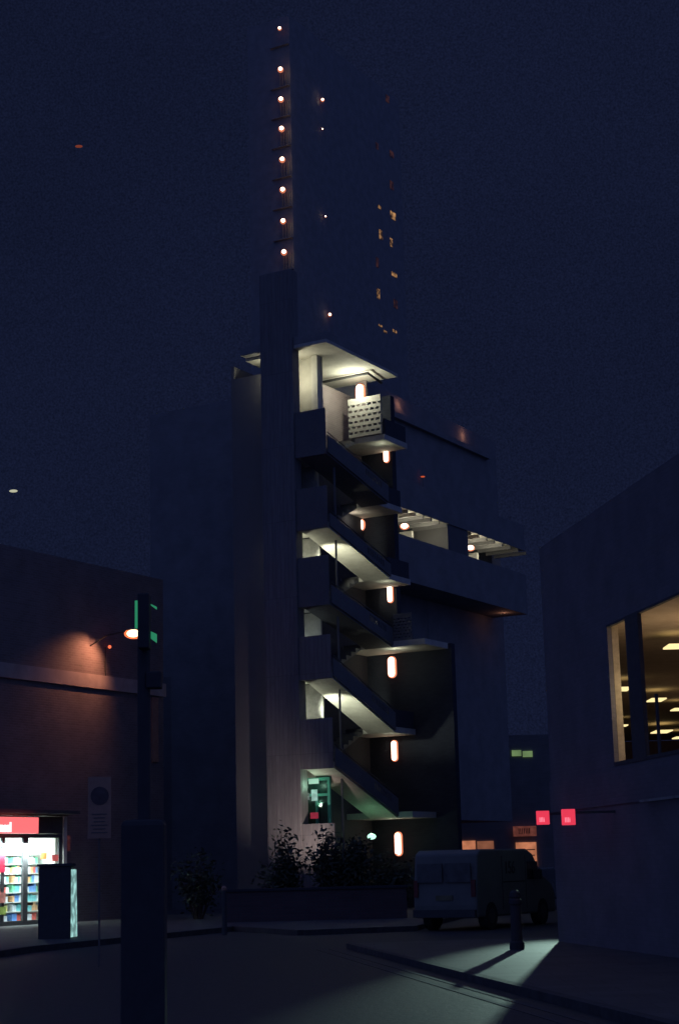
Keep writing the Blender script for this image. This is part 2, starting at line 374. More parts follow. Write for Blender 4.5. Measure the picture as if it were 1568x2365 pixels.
def landing_lamp(z,P,lab,c=WC,dz=.75,v=None,fl=0):
    v=vp0+.38 if v is None else v
    t=thing('bulkhead_light',tuple(W(SH1,v,z-dz)),lab,'bulkhead light','bulkhead lights on the back of the shaft')
    MB().box(SH1+.003,SH1+.06,v-.12,v+.12,z-dz-.07,z-dz+.07,W).build('lamp_body',M_metal,t)
    MB().box(SH1+.061,SH1+.09,v-.1,v+.1,z-dz-.055,z-dz+.055,W).build('lamp_lens',glow('bulkhead_glow',(1,.95,.8),3),t)
    point('landing_lamp_light',W(SH1+.16,v,z-dz),P,c)
    if fl:
        spot('flight_fill_spot',tuple(W(SH1+.2,.98,z-dz-.25)),tuple(W(2.5,.45,z-.45)),fl,c,70,.5,.1)  # added spot without a fixture, brightening the flight's underside
landing_lamp(Lz[1],16,'bulkhead light behind the shaft under the second landing',(.95,1,.8),.9,None,230)
landing_lamp(Lz[0],14,'bulkhead light behind the shaft under the first landing above the entrance',(1,1,.8),.9,None,340)
landing_lamp(Lz[3],20,'bulkhead light behind the shaft under the fourth landing',(1,1,.78),.8,None,230)
landing_lamp(Lz[2],4,'dimmer bulkhead light behind the shaft under the third landing',(.8,.95,1),.9)
landing_lamp(zr,26,'bulkhead light behind the shaft under the roof',WC,.8)
landing_lamp(zr,20,'bulkhead light left of the shaft under the roof',WC,.6,vp1-.15)
point('roof_lamp_light',W(3.6,.9,zr-.6),85,(1,1,.8))
v_,z_=on_u(845,1185,UW-.4); point('middle_half_landing_light',W(UR0+.6,v_,Rz[4]-.25),4,(1,.85,.7))
for k,P in ((5,3),(3,3),(2,7),(1,2),(0,4)):
    point('half_landing_light',W(UR0+.45,(.4 if k!=2 else .1),Rz[k]-.28),P,(.95,1,.8))
G_=hit(858,1925,W(3.2,0,0),U); point('stair_foot_light',G_,9,(.4,1,.6))
t=thing('floor_lamp',tuple(G_-Z*.02),'small green-white lamp glowing through the shrubs under the stair','lamp')
MB().ball(G_-Z*.1,.15,.15,.1).build('lamp_lens',glow('green_lamp_glow',(.5,1,.75),1.5),t,smooth=True)
upl=W(-2.0,-.5,.9)  # invented uplight, added to give the shaft its warm wash
t=thing('added_uplight',tuple(upl-Z*.78),'small added uplight, unseen behind the shrubs, washing the concrete shaft','lamp')
MB().lathe(tuple(upl-Z*.78),[(.03,0),(.03,.6),(.07,.62),(.07,.7)]).build('added_uplight_stake',M_metal,t)
spot('added_uplight_beam',tuple(upl),tuple(W(0,1.4,3.2)),420,(1,.78,.72),60,1.0)
# ---------------------------------------------------------------- gallery block behind, raised on piers
VG=.8
GB=thing('gallery_block',tuple(W(12,6,0)),'long dark housing block with open lit access galleries right of the stair tower','housing block')
ug0=UW+.35
_,zg2=on_v(980,1190,VG); _,zg1=on_v(905,912,VG); _,zg3=on_v(1175,1407,VG)
ue,_=on_v(1212,1290,VG)
_,zp2=on_v(1000,1258,VG)
uc_,_=on_v(1012,1950,VG+1.6); zc_=on_v(1100,1895,VG+1.6)[1]
MB().box(ug0,uc_,VG+1.6,12,0,zc_-.003,W).box(ug0,ue+1,VG+1.6,12,zc_,zg1+1.0,W).build('block_wall',M_brickd,GB)
MB().box(ug0,ue,VG+1.4,VG+1.597,zg1,zg1+.22,W).build('gallery_slab',M_brickd,GB)
MB().box(ug0,ue,VG,VG+1.597,zg3,zg3+.22,W).build('gallery_slab',M_brickd,GB)
MB().box(ug0,ue,VG+.003,VG+1.547,zg2,zg2+.2,W).build('gallery_slab',M_conc,GB)
MB().box(ug0,ue,VG+1.55,VG+1.597,zp2-.9,zg2+.19,W).build('gallery_shade_sheet',M_bricks,GB)  # dark sheet in front of the block wall; shade put into its tone
for px in range(925,1215,18):
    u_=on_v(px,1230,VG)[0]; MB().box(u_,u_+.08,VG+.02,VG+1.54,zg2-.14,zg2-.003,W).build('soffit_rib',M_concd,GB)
MB().box(ug0,ue,VG-.04,VG,zg2-.02,zg2+.22,W).build('slab_edge',M_brickd,GB)
MB().box(ug0,ue,VG,VG+.12,zg3+.22,zp2,W).build('gallery_parapet',M_brickd,GB)
MB().box(ug0,ue,VG,VG+.12,zg2+.22,zg2+1.1,W).build('gallery_parapet',M_brickd,GB)
MB().box(ug0,ue-.02,VG+.13,VG+1.54,zp2-1.1,zp2-.95,W).build('gallery_floor',M_concd,GB)
def ug(px,v=VG): return on_v(px,1230,v)[0]
MB().box(ug(1034),ug(1080),VG+.01,VG+1.54,zp2-1,zg2-.003,W).build('gallery_store',M_dark,GB)
for i,px in enumerate((968,1004,1112,1150)):
    u_=ug(px); MB().box(u_,u_+.12,VG+1.0,VG+1.54,zp2-.9,zg2-.35,W).build('gallery_fin',M_white,GB)
for px in (980,1020,1120,1160):
    u_=ug(px); MB().box(u_,u_+.6,VG+1.49,VG+1.546,zp2-.9,zg2-.75,W).build('flat_door',M_white,GB)
for px,py,lab in ((934,1216,'left lit lamp on the middle gallery'),(1086,1266,'right lit lamp on the middle gallery')):
    u_,z_=on_v(px,py,VG+.2)
    t=thing('gallery_lamp',tuple(W(u_,VG+.2,z_)),lab,'lamp','lamps along the middle gallery')
    MB().ball(W(u_,VG+.2,z_),.18,.18,.12).build('lamp_halo_shell',G_halo,t,smooth=True)  # larger orange ball painted as glow around the lamp
    MB().ball(W(u_-.1,VG+.15,z_),.13,.13,.09).build('lamp_core',G_core,t,smooth=True)
    point('gallery_lamp_light',W(u_+.6,VG+.45,z_+.05),26,(1,.92,.7))
    point('gallery_lamp_light',W(u_+2.2,VG+.45,z_+.05),14,(1,.92,.7))
for px,py,vv in ((930,928,1.38),(1078,1000,1.38),(1163,1420,.6)):
    u_,z_=on_v(px,py,VG+vv); point('gallery_dim_light',W(u_,VG+vv,z_-.1),1.8,(1,.42,.25),.02)
# ---------------------------------------------------------------- far tower
t0=at(697,1500,156); TC=Vector((t0.x,t0.y,0))
def WT(u,v,z): return TC+U*u+V*v+Z*z
def t_u(px,py,u):
    P=hit(px,py,WT(u,0,0),U)-TC; return P.dot(V),P.z
def t_v(px,py,v):
    P=hit(px,py,WT(0,v,0),V)-TC; return P.dot(U),P.z
FT=thing('distant_tower_block',tuple(WT(10,3,0)),'very tall distant tower block rising dark behind the stair tower','tower block')
tz=t_u(650,40,0)[1]; ut=t_v(940,800,0)[0]
M_tb=brick('tower_brick',(.26,.26,.26),(.24,.24,.24),(.245,.25,.25))
MB().box(0,ut,0,5,0,tz,WT).build('tower_body',M_tb,FT)
zl=[t_u(px,py,-.4)[1] for px,py in ((646,66),(648,161),(649,230),(650.5,298),(652,369),(653,439),(654,511),(656,583))]
for i,z in enumerate(zl):
    MB().box(-.3,-.003,.0,2.2,z-1.8,z-1.72,WT).build('balcony_slab',M_tb,FT)
    if i:
        m=MB()
        for q in range(4): m.box(-.28,-.15,.1+q*.3,.15+q*.3,z-1.7,z-.2,WT)
        m.build('balcony_fins',M_concd,FT)
for i,(px,py,r) in enumerate(((646,66,.14),(648,161,.2),(649,230,.2),(650.5,298,.21),(652,369,.21),(653,439,.21),(654,511,.2),(656,583,.21),(745,231,.13),(745,298,.06),(752,500,.07),(762,727,.13))):
    P=hit(px,py,WT(-.7,0,0),U) if i<8 else hit(px,py,WT(0,-.3,0),V)
    big=i<8
    t=thing('tower_lamp',tuple(P),('lit balcony lamp %s of the bright column on the distant tower'%(['topmost','second','third','fourth','fifth','sixth','seventh','lowest'][i])) if big else ['small lamp at upper right of the bright column','tiny lamp below the upper one on the tower','tiny faint lamp halfway up the tower','small lone lamp just above the lit roof soffit'][i-8],'lamp','lamps on the distant tower')
    MB().ball(P,r*1.5,r*1.5,r*1.5).build('lamp_halo_shell',G_thalo,t,smooth=True)  # halo ball, glare around the lamp given a shape
    MB().ball(P-Vector((0,r*.8,0)),r,r,r).build('lamp_core',G_tower,t,smooth=True)
    if big and i: point('tower_lamp_light',P-V*.9-U*.15+Z*-.5,5,(1,.7,.45),.03)
for px,py,w_,h_,mm in ((895,228,8,22,G_dimw),(905,356,9,20,G_dimw),(871,337,6,18,G_dimw),(905,428,8,24,G_dimw),(877,478,7,12,G_warmw),(908,498,12,24,G_warmw),(880,542,8,26,G_warmw),(904,560,6,22,G_warmw),(872,606,6,26,G_dimw),(911,634,12,16,G_warmw),(874,678,7,26,G_warmw),(914,702,9,24,G_dimw),(879,752,8,8,G_warmw),(890,766,7,8,G_warmw),(912,765,9,10,G_warmw)):
    a,za=t_v(px-w_/2,py-h_/2,-.05); b,zb_=t_v(px+w_/2,py+h_/2,-.05)
    MB().box(a,b,-.05,-.01,min(za,zb_),max(za,zb_),WT).build('lit_window',mm,FT)
# ---------------------------------------------------------------- left shop building
g0=onz(80,2135,0.12); v1=(g0-C).dot(V)
ul,_=on_v(-120,2000,v1); usr,_=on_v(146,2000,v1); uwe,_=on_v(378,1700,v1)
zs=on_v(80,1884,v1)[1]
_,zbt=on_v(305,1570,v1); _,zbb=on_v(305,1601,v1)
HL=3.6
LB=thing('brick_shop_building',tuple(W((ul+uwe)/2,v1+4,0)),'low brown brick building with a pale concrete band above the lit shop','building')
MB().box(ul,uwe,v1,v1+.3,zs,zbb-.003,W).box(usr+.16,uwe,v1,v1+.3,0,zs-.002,W).build('lower_wall',M_bricko,LB)
MB().box(ul,uwe,v1,v1+.3,zbt+.003,zbt+HL,W).build('upper_wall',M_bricko,LB)
MB().box(ul,uwe+.03,v1-.1,v1+.3,zbb,zbt,W).build('concrete_band',surf('pale_band',(.42,.37,.34),(.32,.28,.26),scale=2),LB)
MB().box(uwe-.3,uwe,v1+.3,v1+9,0,zbt+HL,W).build('end_wall',M_bricko,LB)
MB().box(usr,usr+.155,v1-.03,v1+.2,0.12,zs-.002,W).build('door_jamb',M_white,LB)
MB().box(ul,usr+.2,v1-.5,v1-.003,zs+.05,zs+.15,W).build('canopy',M_metal,LB)
MB().box(ul-1,usr,v1+4,v1+4.1,0,zs,W).box(ul-1,usr,v1+.31,v1+4,zs-.1,zs-.01,W).box(usr+.003,usr+.1,v1+.31,v1+4,0,zs,W).build('shop_interior',M_white,LB)
MB().box(ul,usr,v1+.1,v1+4,.11,.125,W).build('shop_floor',surf('pale_tiles',(.5,.5,.5),(.4,.4,.4)),LB)
for q in range(3):
    MB().box(ul+.3,usr-.2,v1+.8+q*1.1,v1+.95+q*1.1,zs-.16,zs-.11,W).build('ceiling_strip',G_cool,LB)
al=bpy.data.lights.new('shop_light','AREA'); al.energy=560; al.size=2.2; al.color=(.8,.97,1)
ao=bpy.data.objects.new('shop_light',al); col.objects.link(ao); ao.location=W((ul+usr)/2+.5,v1+.45,zs-.3)
dd=(V*1.2-Z).normalized(); ao.rotation_euler=dd.to_track_quat('-Z','Y').to_euler()
fr=MB(); zt=on_v(60,1935,v1)[1]
for px0,px1 in ((-60,-50),(8,13),(56,67),(138,147)):
    a=on_v(px0,2000,v1)[0]; b=on_v(px1,2000,v1)[0]; fr.box(a,b,v1+.02,v1+.1,.12,zt,W)
fr.box(ul,usr,v1+.022,v1+.098,zt,zt+.12,W); fr.box(ul,usr,v1+.024,v1+.096,.12,.25,W)
fr.build('shopfront_frame',M_metal,LB)
MB().poly([W(ul,v1+.05,.2),W(usr,v1+.05,.2),W(usr,v1+.05,zt),W(ul,v1+.05,zt)]).build('shopfront_glass',M_glass,LB,recalc=False)
MB().box(ul,usr,v1+.02,v1+.12,zt+.125,zs-.01,W).build('fascia_panel',M_metal,LB)
a=on_v(-110,1900,v1-.55)[0]; b=on_v(81,1900,v1-.55)[0]; zf1=on_v(60,1888,v1-.55)[1]; zf0=on_v(60,1925,v1-.55)[1]
FS=thing('shop_fascia_sign',tuple(W((a+b)/2,v1-.6,zf0)),'glowing red shop fascia sign with white lettering at the left edge','sign')
MB().box(a,b,v1-.7,v1-.52,zf0,zf1,W).build('sign_box',G_fasc,FS)
def text(s,size,P,xd,nd,mat,parent,name='lettering',ext=.005,off=.012):
    cu=bpy.data.curves.new(name,'FONT'); cu.body=s; cu.size=size; cu.extrude=ext; cu.align_x='CENTER'; cu.align_y='CENTER'; cu.offset=off*size
    tmp=bpy.data.objects.new('tmp',cu); col.objects.link(tmp); bpy.context.view_layer.update()
    me=bpy.data.meshes.new_from_object(tmp.evaluated_get(bpy.context.evaluated_depsgraph_get())); bpy.data.objects.remove(tmp)
    xd=Vector(xd).normalized(); nd=Vector(nd).normalized(); yd=nd.cross(xd)
    for v in me.vertices:
        c=v.co.copy(); v.co=Vector(P)+xd*c.x+yd*c.y+nd*c.z-ORG[parent.name]
    me.materials.clear(); me.materials.append(mat)
    o=bpy.data.objects.new(name,me); col.objects.link(o); o.parent=parent; ORG[o.name]=ORG[parent.name].copy(); return o
uc,zc=on_v(0,1911,v1-.7)
text('sssmssl',.34,W(uc,v1-.712,zc),U,-V,G_letter,FS,off=.075)
cols={'red':(.85,.15,.12),'blue':(.2,.4,.85),'yellow':(.9,.8,.3),'green':(.25,.7,.4),'white':(.88,.9,.9),'orange':(.9,.5,.25),'teal':(.25,.7,.7)}
pm={k:surf(k+'_packet',c,tuple(x*.7 for x in c),scale=12,bump=0,rough=.5) for k,c in cols.items()}
us=ul+.9; si=0
while us<usr+.2:
    ln=1.35
    e=min(us+ln-.05,usr-.02)
    if e-us<.4: break
    sh=thing('shop_shelf',tuple(W(us+ln/2,v1+.9,.125)),['leftmost white shelf unit inside the lit shop','middle white shelf unit inside the lit shop','right white shelf unit inside the lit shop','far right white shelf unit behind the shop glass','last white shelf unit beside the shop side wall','extra white shelf unit at the side wall'][min(si,5)],'shelf','shelves inside the lit shop')
    m=MB().box(us,e,v1+1.15,v1+1.2,.13,2.45,W)
    for r in range(8): m.box(us,e,v1+.7,v1+1.148,.2+r*.28,.225+r*.28,W)
    m.build('shelf_frame',M_white,sh)
    for r in range(8):
        x=us+.03
        kk=random.choice(list(cols))
        while x<e-.17:
            wd=random.uniform(.06,.14); hh=random.uniform(.15,.24)
            if random.random()<.6: kk=random.choice(list(cols)+['white','white','white'])
            o=MB().box(x,x+wd-.008,v1+.75,v1+1.0,.227+r*.28,.227+r*.28+hh,W).build('packet',pm[kk])
            tag(o,'small %s packet among others on a lit shop shelf'%kk,'packet','%s packets on the shop shelves'%kk)
            x+=wd
    us+=ln; si+=1
def poster(px0,px1,py0,py1,mat,lab,cat='poster'):
    a,z1=on_v(px0,py0,v1+.03); b,z0=on_v(px1,py1,v1+.03)
    o=MB().box(a,b,v1-.0,v1+.015,z0,z1,W).build('poster',mat); tag(o,lab,cat); return o
poster(-10,11,1962,2015,glow('poster_red',(.8,.03,.1),.8,.3,6),'tall red poster at the left end of the shop glass')
poster(-10,12,2062,2085,glow('poster_pink',(.8,.35,.3),.5,.5,8),'small pink poster low on the left shop glass')
poster(70,80,1950,1963,glow('poster_teal',(.1,.5,.5),.7,.3,6),'small teal poster high on the shop glass')
poster(94,107,1970,1984,glow('poster_orange',(.9,.35,.1),.8,.3,6),'small orange poster on the right shop pane')
poster(120,134,1974,1989,glow('poster_crimson',(.8,.15,.15),.6,.3,6),'small crimson poster right on the shop pane')
poster(-10,13,2095,2112,glow('poster_green',(.4,.6,.15),.5,.5,6),'small green poster at the foot of the shop glass')
poster(154,161,1930,1965,glow('poster_sliver',(.6,.15,.15),.25,.5,6),'narrow red notice on the white door jamb')
u_,z_=on_v(310,1463,v1-1.3)
SL=thing('wall_street_lamp',tuple(W(u_,v1-1.3,z_)),'lit orange street lamp on an arm off the brick wall','street lamp')
MB().tube([W(u_-.6,v1,z_-.35),W(u_-.5,v1-.6,z_-.05),W(u_-.1,v1-1.2,z_+.09)],.022).build('arm',M_black,SL)
MB().ball(W(u_,v1-1.3,z_+.12),.28,.2,.07).build('hood',M_steel,SL,smooth=True)
MB().ball(W(u_,v1-1.3,z_),.32,.2,.18).build('lens',glow('sodium_lens_halo',(1,.2,.07),1.3),SL,smooth=True)  # orange shell enlarged to stand in for the halo around the lamp
MB().ball(W(u_,v1-1.3,z_)+Vector((0,-.16,-.02)),.21,.1,.12).build('lamp_core',glow('sodium_core',(1,.6,.35),6),SL,smooth=True)
spot('street_lamp_light',tuple(W(u_-.45,v1-.95,z_-.2)),tuple(W(u_-.9,v1,z_-1.1)),170,(1,.38,.2),112,.8,.08)
u2,z2=on_v(254,1494,v1-.15)
RL=thing('small_wall_lamp',tuple(W(u2,v1-.12,z2)),'tiny red wall lamp with a cable running down the brick','lamp')
MB().ball(W(u2,v1-.15,z2),.055,.055,.055).build('bulb',G_rdot,RL,smooth=True)
MB().tube([W(u2-.05,v1-.03,z2),W(u2-.05,v1-.03,zbt)],.02).build('cable',M_metal,RL)
a=on_v(352,1600,v1-.05)[0]; b=on_v(366,1600,v1-.05)[0]
MB().box(a,b,v1-.06,v1-.003,on_v(360,1760,v1)[1],zbb-.05,W).build('orange_lit_strip',surf('lamplit_orange',(.45,.26,.18),(.32,.18,.13)),LB)  # orange colour painted in for lamplight on this strip of wall
mb0=at(380,1990,66)
o=MB().box(mb0.x,mb0.x+7.5,66,74,0,at(500,1560,66).z).build('dark_low_block',M_brickd); tag(o,'dark low block between the shop building and the stair tower','building')
# ---------------------------------------------------------------- pavements
def sheet(pts,h,name,mat):
    return tag(MB().prism([Vector((p[0],p[1],-.05)) for p in pts],(0,0,h+.05)).build(name,mat),kind='structure')
pl=[onz(-200,2240),onz(60,2200),onz(540,2150),onz(700,2160),onz(960,2150)]
poly=[(p.x,p.y) for p in pl]+[(W(6,-1,0).x+2,62),(2,80),(-30,80),(-30,40)]
sheet(poly,.12,'pavement',M_pave)
k=MB()
for i in range(4):
    a=Vector((poly[i][0],poly[i][1],0)); b=Vector((poly[i+1][0],poly[i+1][1],0)); d=(b-a).normalized(); n=Vector((d.y,-d.x,0))
    k.hexa([a,b,b+n*.15,a+n*.15,a+Z*.125,b+Z*.125,b+n*.15+Z*.125,a+n*.15+Z*.125])
tag(k.build('kerb',M_kerb),kind='structure')
RC=Vector((3.94,33,0)); RS=Vector((.163,-.987,0)).normalized(); RW=Vector((.987,.163,0)).normalized()
def WR(s,w_,z): return RC+RS*s+RW*w_+Z*z
def on_w(px,py,w_=0):
    P=hit(px,py,WR(0,w_,0),RW)-RC; return P.dot(RS),P.z
pr=[WR(-2,-3.6,0),WR(28,-3.6,0),WR(28,6,0),WR(-2,6,0)]
sheet([(p.x,p.y) for p in pr][::-1],.1,'pavement_right',M_pave)
tag(MB().hexa([WR(-2,-3.75,-.02),WR(28,-3.75,-.02),WR(28,-3.6,-.02),WR(-2,-3.6,-.02),WR(-2,-3.75,.105),WR(28,-3.75,.105),WR(28,-3.6,.105),WR(-2,-3.6,.105)]).build('kerb_right',M_kerb),kind='structure')
m=MB()
for off in (-4.1,-4.35): m.box(-2,28,off,off+.08,.002,.006,WR)
tag(m.build('road_marking',M_paint),kind='structure')
# ---------------------------------------------------------------- right building
RB=thing('dark_corner_building',tuple(WR(5,5,0)),'dark brick corner building at the right with a large lit upper window','building')
ws,_=on_w(1409,1600); wzt=on_w(1409,1440)[1]; wzb=on_w(1423,1768)[1]; we=ws+5.2
HB=wzt+1.8
MB().box(0,ws,0,.08,0,HB,WR).box(ws,14,0,.08,0,wzb,WR).box(ws,14,0,.08,wzt,HB,WR).box(we,14,0,.08,wzb,wzt,WR).build('front_wall',M_brickr,RB)
MB().prism([WR(0,.083,0),Vector((9.0,60,0)),Vector((9.3,60,0)),WR(.003,.75,0)],Z*HB).build('rear_wall',M_brickd,RB)
MB().prism([WR(0,.0,HB),WR(14,0,HB),Vector((24,20,HB)),Vector((24,60,HB)),Vector((9.0,60,HB))],Z*.3).build('roof',M_brickr,RB)
MB().box(-.0,14,-.03,-.003,wzb-.65,wzb-.05,WR).build('string_course',M_brickr,RB)
MC=surf('cream_ceiling',(.5,.40,.28),(.42,.33,.22),bump=.03)
MB().prism([WR(.3,.1,wzt+.02),WR(13,.1,wzt+.02),Vector((22,20,wzt+.02)),Vector((22,59,wzt+.02)),Vector((9.3,59,wzt+.02))],Z*.1).build('room_ceiling',MC,RB)
MB().prism([WR(.3,.1,wzb-.3),WR(13,.1,wzb-.3),Vector((22,20,wzb-.3)),Vector((22,59,wzb-.3)),Vector((9.3,59,wzb-.3))],Z*.1).build('room_floor',M_brickr,RB)
MB().box(9.3,22,59,59.2,wzb-.2,wzt,I).build('room_back_wall',surf('brown_wall',(.3,.2,.18),(.22,.14,.13)),RB)
MB().box(ws-.06,ws-.003,.085,.2,wzb,wzt,WR).build('window_reveal',surf('cream_reveal',(.65,.54,.36),bump=0),RB)
for q in range(3):
    MB().box(ws,13,2.5+q*3.2,2.7+q*3.2,wzt-.22,wzt,WR).build('ceiling_beam',surf('beam_paint',(.3,.23,.17),bump=0),RB)
fr=MB()
def mull(p0,p1,w0=-.02,w1=.05,zt_=None,py=1600):
    a=on_w(p0,py)[0]; b=on_w(p1,py)[0]; fr.box(min(a,b),max(a,b),w0,w1,wzb,zt_ or wzt,WR)
mull(1454,1484); mull(1510,1514,.0,.03,wzb+1.0)
fr.box(ws,we,-.015,.06,wzb,wzb+.06,WR); fr.box(ws,we,-.015,.06,wzt-.04,wzt,WR)
wf=fr.build('window_frame',M_metal,RB)
for i,(px,py) in enumerate(((1556,1495),(1440,1593),(1515,1618),(1562,1640),(1441,1677),(1527,1691),(1566,1705))):
    zc_=wzt-.24
    P=onz(px,py,zc_); D=P.y; th=(10,8,7,5,3,6,4)[i]; hw=(19,13,17,10,6,19,10)[i]*D/F; hd=th/2*D*D/(F*(wzt-1.6))
    MB().box(P.x-hw,P.x+hw,P.y-hd,P.y+hd,zc_,zc_+.03).build('ceiling_panel',G_ceil,RB)
point('room_light',WR(ws+1.2,2.0,wzt-1.3),62,(1,.72,.5),.3)
point('room_light_far',Vector((11.5,40,wzt-1.2)),60,(1,.7,.5),.3)
point('room_light_near_jamb',WR(ws+.5,.5,wzt-1.2),6,(1,.84,.5),.1)
a,za=on_w(1482,1849,-.1); b,_=on_w(1600,1849,-.1)
MB().box(a,b,-.15,-.1,za-.03,za+.01,WR).build('painted_soffit_light',surf('pale_light_tone',(.4,.4,.36)),RB)  # pale strip painted in for faint light along the soffit
for i,(p0,p1,q0,q1,Y) in enumerate(((1238,1269,1873,1904,31.5),(1296,1329,1869,1905,29.2))):
    A_=at(p0,q0,Y); B_=at(p1,q1,Y)
    t=thing('red_box_sign',(A_.x,Y,B_.z),['left small glowing red box sign on the building corner','right small glowing red box sign on the dark building'][i],'sign','red glowing signs')
    MB().box(A_.x,B_.x,Y,Y+.08,B_.z,A_.z).build('sign_face',G_red,t,bevel=.01)
    wd=B_.x-A_.x
    text('llli',wd*.5,Vector((A_.x+wd*.4,Y-.012,B_.z+wd*.36)),(1,0,0),(0,-1,0),glow('sign_text',(1,.3,.4),1.0),t)
    ex=RC.x+.163*(33-Y)/.987
    MB().box(B_.x-.02,max(ex,B_.x)+.02,Y+.02,Y+.06,A_.z-.08,A_.z-.04).build('bracket',M_metal,t)
tl=thing('corner_wall_lamp',(6.62,47.6,3.6),'cool white lamp fixed behind the dark corner building','lamp')
MB().box(6.5,6.75,47.5,47.8,3.65,3.8).build('lamp_body',G_white,tl)
spot('corner_lamp_light',(6.35,47.3,3.6),(2.6,25.6,.1),6500,(.62,.95,.82),11.5,.85,.12)
# ---------------------------------------------------------------- bollard
P=onz(1194,2193,.1)
B=thing('bollard',(P.x,P.y,.1),'dark cast bollard standing on the lit pavement by the corner','bollard')
MB().lathe((P.x,P.y,.1),[(.13,0),(.13,.12),(.1,.15),(.09,.75),(.11,.78),(.11,.84),(.085,.87)]).build('post',M_pole,B,smooth=False)
MB().lathe((P.x,P.y,.97),[(.085,0),(.1,.03),(.09,.1),(.04,.14)]).build('cap',M_pole,B)
# ---------------------------------------------------------------- van
vc=onz(1105,2150,0)
VL=thing('parked_van',(vc.x,vc.y,0),'pale parked panel van seen from behind with numbers on its side','van')
def WV(a,b,z): return vc+U*a+V*b+Z*z
M_van=surf('pale_van_paint',(.23,.235,.215),(.19,.195,.18),scale=1.5,rough=.65,bump=0,spec=.12)
prof=[(0,.3),(-.03,.6),(.0,1.1),(.1,1.82),(.3,1.92),(3.0,1.92),(3.35,1.8),(3.95,1.25),(4.5,1.05),(4.7,.8),(4.72,.3)]
MB().prism([WV(a,.0,z) for a,z in prof],V*1.72).build('body',M_van,VL,bevel=.05)
for a in (.75,3.85):
    for b in (.0,1.5):
        c=WV(a,b-.01,.33); r_=.33; pts=[c+U*math.cos(t)*r_+Z*math.sin(t)*r_ for t in [2*math.pi*i/18 for i in range(18)]]
        wh=MB().prism(pts,V*.22).build('wheel',M_black,VL)
        MB().prism([c-V*.006+(p-c)*.55 for p in pts],V*.02).build('hubcap',M_metal,wh)
M_vw=surf('van_rear_glass',(.18,.18,.175),rough=.5,bump=0,spec=.15)
MB().box(-.06,-.02,.14,.82,1.15,1.6,WV).box(-.06,-.02,.9,1.58,1.15,1.6,WV).build('rear_window',M_vw,VL)
MB().box(-.12,-.03,.02,1.7,.32,.5,WV).build('bumper',M_metal,VL)
tm=surf('tail_lens',(.25,.08,.07),rough=.2,bump=0)
for b in (.03,1.58): MB().box(-.05,-.0,b,b+.11,.8,1.2,WV).build('tail_light',tm,VL)
MB().box(-.045,-.028,.65,1.1,.72,.84,WV).build('number_plate',surf('plate_yellow',(.25,.23,.14),rough=.4,bump=0),VL)
MB().box(2.95,3.6,-.012,-.003,1.15,1.6,WV).build('cab_window',M_gdark,VL)
MB().box(3.3,3.45,-.2,-.02,1.15,1.4,WV).build('mirror',M_black,VL)
m=MB()
for a,b in ((1.45,1.46),(2.85,2.86)): m.box(a,b,-.006,.01,.45,1.75,WV)
m.box(1.5,2.8,-.006,.01,1.1,1.13,WV); m.build('panel_seam',M_black,VL)
text('156',.42,WV(1.9,-.012,1.45),U,-V,M_metal,VL,'side_number')
cc=at(1215,2060,58); cc.z=0
CR=thing('parked_car',(cc.x,cc.y,0),'dark parked car half hidden beyond the pale van','car')
cp=[(0,.3),(.0,.85),(.6,.95),(1.1,1.38),(2.4,1.4),(3.1,.95),(4.0,.85),(4.1,.3)]
def WCc(a,b,z): return cc+U*a+V*b+Z*z
MB().prism([WCc(a,0,z) for a,z in cp],V*1.7).build('body',surf('dark_car_paint',(.08,.085,.09),rough=.25,bump=0,spec=.6),CR,bevel=.06)
MB().box(1.05,2.5,-.01,-.004,.98,1.3,WCc).build('side_window',M_gdark,CR)
for a in (.7,3.3):
    c=WCc(a,-.01,.31); MB().prism([c+U*math.cos(t)*.31+Z*math.sin(t)*.31 for t in [2*math.pi*i/16 for i in range(16)]],V*.2).build('wheel',M_black,CR)
for b in (.1,1.4): MB().box(-.03,-.0,b,b+.2,.65,.8,WCc).build('tail_light',glow('car_glint',(.7,.8,1),.6),CR)
# ---------------------------------------------------------------- far street buildings
Y=78
def fbox(m,p0,p1,q0,q1,y0,y1,ref=None):
    A_=at(p0,q0,Y); B_=at(p1,q1,Y); return m.box(A_.x,B_.x,y0,y1,B_.z,A_.z)
SB=thing('far_shop_row',(at(1100,2000,Y).x,Y+4,0),'dark far row of shops with orange lit fronts behind the van','building')
a=at(940,1700,Y); b=at(1290,1700,Y)
MB().box(a.x,b.x,Y,Y+8,0,at(1100,1700,Y).z).build('wall',M_brickd,SB)
for p0,p1,q0,q1,mm,nm in ((1035,1098,1943,1966,G_orange,'shop_window'),(1101,1140,1943,1966,glow('warm_window_dim',(.6,.22,.12),.45,.3,2),'shop_window'),(1190,1240,1946,2006,G_orange,'shop_window'),(968,1000,1957,1969,glow('pale_blind',(.12,.16,.2),.6,.3,3),'shop_window'),(1181,1203,1733,1746,G_gwin,'upper_window'),(1206,1229,1735,1748,G_gwin,'upper_window')):
    fbox(MB(),p0,p1,q0,q1,Y-.06,Y-.004).build(nm,mm,SB)
m=MB()
for q in (1962,1975,1990): fbox(m,1193,1234,q,q+1.2,Y-.16,Y-.1)
for p in (1150,1188,1242): fbox(m,p,p+3,1940,2010,Y-.16,Y-.1)
m.build('shop_mullion',M_metal,SB)
fs=fbox(MB(),1183,1237,1909,1931,Y-.3,Y-.2).build('shop_sign',glow('far_sign',(.5,.14,.1),.35,.5,3),SB)
A_=at(1210,1920,Y-.31); text('lIlIllI',.34,A_,(1,0,0),(0,-1,0),M_black,fs)
